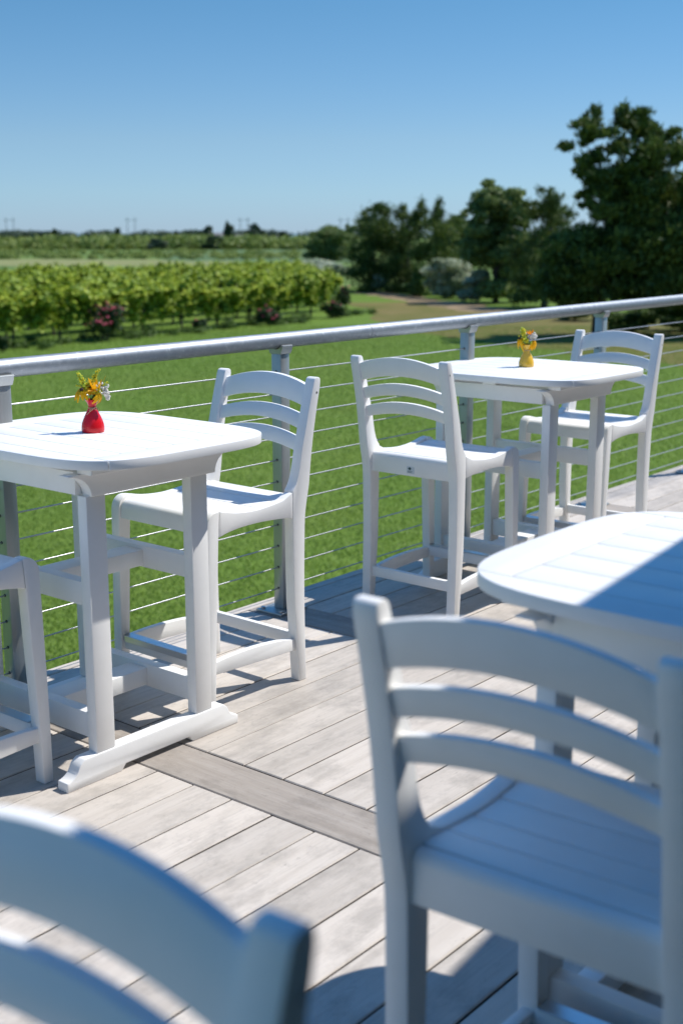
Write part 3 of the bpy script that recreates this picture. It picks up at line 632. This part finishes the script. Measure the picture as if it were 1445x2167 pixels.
# ------------------------------------------------------------------ vases and flowers
k = NT('red_glaze').set(.2, 0, .35).col((.58, .010, .018)); k.b.inputs['Coat Weight'].default_value = .1; M['red'] = k.m
k = NT('yellow_glaze').set(.2).col((.75, .46, .05)); k.b.inputs['Coat Weight'].default_value = .1; M['yellow'] = k.m
M['twine'] = simple('twine', (.55, .40, .24), .9, 0, .2, 300)
def petalmat(name, c, var, tr=.45):
    k = NT(name).set(.55, 0, .3); cc = k.ramp(k.noise(120, 3), [(.3, tuple(x*(1-var) for x in c)), (.7, tuple(min(1, x*(1+var)) for x in c))]); k.col(cc)
    t = k.n('ShaderNodeBsdfTranslucent'); k.l(cc, t.inputs[0]); mx = k.n('ShaderNodeMixShader'); mx.inputs[0].default_value = tr
    k.l(k.b.outputs[0], mx.inputs[1]); k.l(t.outputs[0], mx.inputs[2]); k.l(mx.outputs[0], k.out.inputs['Surface']); return k.m
M['ypetal'] = petalmat('golden_petal', (.97, .60, .012), .08); M['opetal'] = petalmat('orange_petal', (.97, .45, .012), .12)
M['cone'] = simple('dark_flower_centre', (.03, .012, .01), .8, 0, .3, 300)
M['grod'] = petalmat('goldenrod_florets', (.88, .78, .05), .15, .35); M['lime'] = petalmat('lime_buds', (.62, .74, .10), .2, .35)
M['whitef'] = petalmat('white_florets', (.86, .83, .76), .05, .3); M['stem'] = simple('flower_stem', (.09, .18, .03), .7, 0, .3, 90)
def vase(x, y, mat, label, bow):
    e = empty('flower_vase', (x, y, TZ)); tag(e, label, 'vase')
    prof = [(0, 0), (.0315, 0), (.0332, .002), (.0342, .008), (.0340, .016), (.0322, .026), (.0288, .036), (.0246, .046), (.0198, .056), (.0146, .066), (.0118, .072), (.0112, .077), (.0128, .084), (.0165, .091), (.0215, .0975), (.0205, .0978), (.0150, .090), (.0105, .078), (.0105, .070), (0, .066)]
    bm = bmesh.new(); lathe(bm, prof, 48); bmesh.ops.remove_doubles(bm, verts=bm.verts, dist=1e-5); finish('vase_body', bm, mat, e, smooth=60)
    bm = bmesh.new()
    for dz in (0, .0017): tube(bm, [(.0126*math.cos(t), .0126*math.sin(t), .0725+dz+.0006*math.sin(3*t)) for t in np.linspace(0, 2*math.pi, 25)], .0008, 6)
    f = lambda r, d, z: (RGT[0]*r-FWD[0]*d, RGT[1]*r-FWD[1]*d, z)
    if bow:
        tube(bm, [f(.008, .012, .073), f(.004, .016, .069), f(-.004, .019, .063), f(-.012, .0235, .055)], .0009, 6)
        tube(bm, [f(.008, .012, .073), f(.001, .019, .071), f(-.006, .019, .067), f(-.004, .020, .064), f(.003, .018, .068), f(.008, .012, .073)], .0009, 6)
        tube(bm, [f(.008, .012, .073), f(.015, .012, .075), f(.021, .012, .070), f(.021, .014, .060)], .0009, 6)
        tube(bm, [f(.008, .012, .073), f(.013, .014, .076), f(.017, .014, .072), f(.012, .014, .068), f(.008, .012, .073)], .0009, 6)
    else:
        tube(bm, [f(-.011, .006, .072), f(-.016, .008, .075), f(-.017, .008, .070), f(-.012, .006, .072)], .0009, 6)
        tube(bm, [f(.010, .008, .072), f(.018, .008, .079), f(.019, .008, .074), f(.010, .008, .072)], .0009, 6)
    ball(bm, f(.008, .0125, .073) if bow else f(-.011, .006, .072), .0022, 1)
    finish('twine_bow', bm, M['twine'], e, smooth=80); return e
def fl(name, x, y, label, cat): e = empty(name, (x, y, TZ)); tag(e, label, cat); return e
def stem_to(bm, p, seed=0):
    q = random.Random(seed); b = Vector((q.uniform(-.006, .006), q.uniform(-.006, .006), .069)); p = Vector(p); m = b.lerp(p, .5); m.z += .006
    n_ = Vector((b.x*1.2, b.y*1.2, .094)); tube(bm, [b, n_, n_.lerp(p, .5)+Vector((0, 0, .003)), p], [.0011, .0011, .001, .0008], 6)
V3 = lambda r, d, z: Vector((RGT[0]*r-FWD[0]*d, RGT[1]*r-FWD[1]*d, z))      # right, towards the viewer, up
def daisy(x, y, c, axis, label, seed, rl=.030, droop=.5, mat='ypetal', npet=12, arc=(0, 360), centre=True, wid=.0056):
    e = fl('coneflower', x, y, label, 'flower'); q = random.Random(seed); c = V3(*c); ax = V3(*axis).normalized()
    u = ax.cross(Vector((0, 0, 1)) if abs(ax.z) < .9 else Vector((1, 0, 0))).normalized(); w = ax.cross(u)
    bm = bmesh.new(); stem_to(bm, c-ax*.004, seed); finish('stem', bm, M['stem'], e, smooth=60)
    if centre:
        bm = bmesh.new(); ball(bm, (0, 0, 0), .0062, 2); rot = ax.to_track_quat('Z', 'Y').to_matrix()
        for v_ in bm.verts: v_.co = rot @ Vector((v_.co.x, v_.co.y, v_.co.z*.9+.001)) + c
        finish('flower_centre', bm, M['cone'], e, smooth=80)
    bm = bmesh.new()
    for i in range(npet):
        a = R(arc[0]+(arc[1]-arc[0])*(i+q.uniform(-.2, .2))/npet); d = u*math.cos(a)+w*math.sin(a); t = ax.cross(d); L_ = rl*q.uniform(.82, 1.08); dr = droop*q.uniform(.7, 1.3); prev = None
        for j in range(6):
            f_ = j/5; p = c+d*(.004+L_*f_*(1-.25*dr*f_))-ax*(dr*L_*f_*f_)-Vector((0, 0, .25*dr*L_*f_*f_)); hw = wid*(.55+1.0*f_-1.25*f_**3)+.0004
            ring = [bm.verts.new(p-t*hw), bm.verts.new(p+ax*hw*.25), bm.verts.new(p+t*hw), bm.verts.new(p-ax*.0004)]
            if prev:
                for m in range(4): bm.faces.new((prev[m], prev[(m+1) % 4], ring[(m+1) % 4], ring[m]))
            prev = ring
    finish('petal', bm, M[mat], e, smooth=60); return e
def spray(x, y, path, label, seed, mat='grod', r=.0024, n=90, width=.006, name='goldenrod_sprig'):
    e = fl(name, x, y, label, 'flower'); q = random.Random(seed); pts = [V3(*p) for p in path]
    bm = bmesh.new(); stem_to(bm, pts[0], seed); tube(bm, pts, [.0009]*len(pts), 6); finish('stem', bm, M['stem'], e, smooth=60)
    bm = bmesh.new(); bm2 = bmesh.new()
    for i in range(n):
        f_ = q.random()*(len(pts)-1); j = min(int(f_), len(pts)-2); p = pts[j].lerp(pts[j+1], f_-j); k_ = 1-.7*f_/(len(pts)-1)
        o = Vector((q.gauss(0, 1), q.gauss(0, 1), q.gauss(0, .8)))*width*.55*k_
        ball(bm if q.random() < .62 else bm2, p+o, r*q.uniform(.55, 1.15), 1, (1, 1, q.uniform(.8, 1.5)))
    finish('floret', bm, M[mat], e, smooth=80); finish('bud', bm2, M['lime'] if mat == 'grod' else M['whitef'], e, smooth=80); return e
def leaves(e_x, e_y, spec, label):
    e = fl('leaf_sprig', e_x, e_y, label, 'leaves'); bm = bmesh.new()
    for (p, d, L_) in spec:
        p = V3(*p); d = V3(*d).normalized(); t = d.cross(Vector((.3, .2, 1))).normalized(); n_ = d.cross(t)
        A = [p, p+d*L_*.5+t*L_*.2, p+d*L_, p+d*L_*.5-t*L_*.2, p+d*L_*.5+n_*.002]
        B = [bm.verts.new(a) for a in A]
        for m in ((0, 1, 4), (1, 2, 4), (2, 3, 4), (3, 0, 4)): bm.faces.new([B[i] for i in m])
    finish('leaf', bm, M['stem'], e, smooth=60)
    bm = bmesh.new(); stem_to(bm, V3(0, 0, .098), 3); finish('stem', bm, M['stem'], e)
x1, y1 = 2.409, 2.932
vase(x1, y1, M['red'], 'glossy red flared vase with a twine bow on the left table', True)
daisy(x1, y1, (-.026, .012, .127), (-.25, .55, .75), 'golden coneflower with a dark centre at the front of the red vase', 1, .031, .55, 'ypetal', 13)
daisy(x1, y1, (.027, .004, .113), (.75, .1, .25), 'drooping golden coneflower at the right rim of the red vase', 2, .024, .9, 'ypetal', 9, (0, 360), False)
daisy(x1, y1, (-.004, -.008, .134), (.1, -.6, .7), 'orange coneflower seen from behind in the middle of the red vase', 3, .017, .35, 'opetal', 13, wid=.005)
daisy(x1, y1, (.0145, .002, .126), (0, .1, 1), 'closed upright orange coneflower bud in the red vase', 4, .017, -1.6, 'ypetal', 8, (0, 360), False, .0045)
daisy(x1, y1, (.012, .008, .116), (.2, .4, -.6), 'small orange coneflower hanging low in the red vase', 5, .014, .9, 'opetal', 9, (0, 360), False)
spray(x1, y1, [(-.012, 0, .128), (-.022, 0, .145), (-.030, .002, .162), (-.037, .002, .176)], 'yellow green goldenrod leaning left in the red vase', 11, 'grod', .0028, 150, .012)
spray(x1, y1, [(-.014, .004, .130), (-.026, .004, .137), (-.044, .004, .140)], 'short pale sprig poking out left of the red vase', 12, 'grod', .0024, 34, .006, 'pale_sprig')
spray(x1, y1, [(-.008, -.004, .140), (.004, 0, .152), (.011, 0, .163), (.017, 0, .175), (.027, 0, .187)], 'tallest goldenrod rising to the right in the red vase', 13, 'grod', .0026, 130, .009)
spray(x1, y1, [(.024, 0, .128), (.030, 0, .139), (.040, 0, .144), (.049, 0, .148)], 'short goldenrod pointing right above the white flowers in the red vase', 14, 'grod', .0022, 50, .006)
spray(x1, y1, [(.010, .002, .112), (.018, .006, .122), (.028, .006, .124)], 'yellow goldenrod tuft at the centre of the red vase', 15, 'grod', .0026, 120, .015)
spray(x1, y1, [(.026, -.002, .136), (.036, 0, .128), (.044, .002, .114), (.050, .004, .100)], 'white flower cluster hanging over the right of the red vase', 16, 'whitef', .0032, 150, .015, 'white_flower_cluster')
leaves(x1, y1, [((-.008, .008, .098), (-.8, .4, .6), .022), ((0, .01, .098), (.1, .6, .8), .02), ((.01, .008, .098), (.8, .5, .3), .02), ((-.004, -.004, .1), (-.2, 0, 1), .03), ((.006, 0, .1), (.4, 0, 1), .03)], 'green leaves at the rim of the red vase')
x2, y2 = 4.855, 2.921
vase(x2, y2, M['yellow'], 'glossy yellow flared vase with a twine tie on the far table', False)
spray(x2, y2, [(-.006, 0, .112), (-.012, .002, .130), (-.018, .002, .150), (-.022, .002, .168)], 'lime green goldenrod leaning left in the yellow vase', 21, 'grod', .0036, 150, .019)
spray(x2, y2, [(.002, .006, .102), (-.006, .010, .116), (-.012, .010, .130)], 'yellow green tuft low in the yellow vase', 22, 'grod', .0036, 110, .018)
spray(x2, y2, [(.004, 0, .122), (.014, .002, .136), (.026, .002, .138), (.038, .002, .132)], 'white flower cluster leaning right in the yellow vase', 23, 'whitef', .0044, 130, .019, 'white_flower_cluster')
daisy(x2, y2, (-.033, .002, .124), (-.45, .25, .85), 'golden coneflower drooping at the left of the yellow vase', 24, .026, 1.5, 'ypetal', 8, wid=.0062)
daisy(x2, y2, (.033, .002, .114), (.5, .2, .8), 'golden coneflower drooping at the right of the yellow vase', 25, .021, 1.4, 'ypetal', 8, (0, 360), False, .0062)
daisy(x2, y2, (.012, -.002, .144), (0, .2, 1), 'small orange bud among the white flowers in the yellow vase', 26, .010, -1.2, 'opetal', 6, (0, 360), False)
leaves(x2, y2, [((-.006, .008, .098), (-.6, .5, .6), .024), ((.004, .01, .098), (.2, .6, .8), .024), ((.01, .006, .1), (.6, .4, .8), .024)], 'green leaves at the rim of the yellow vase')
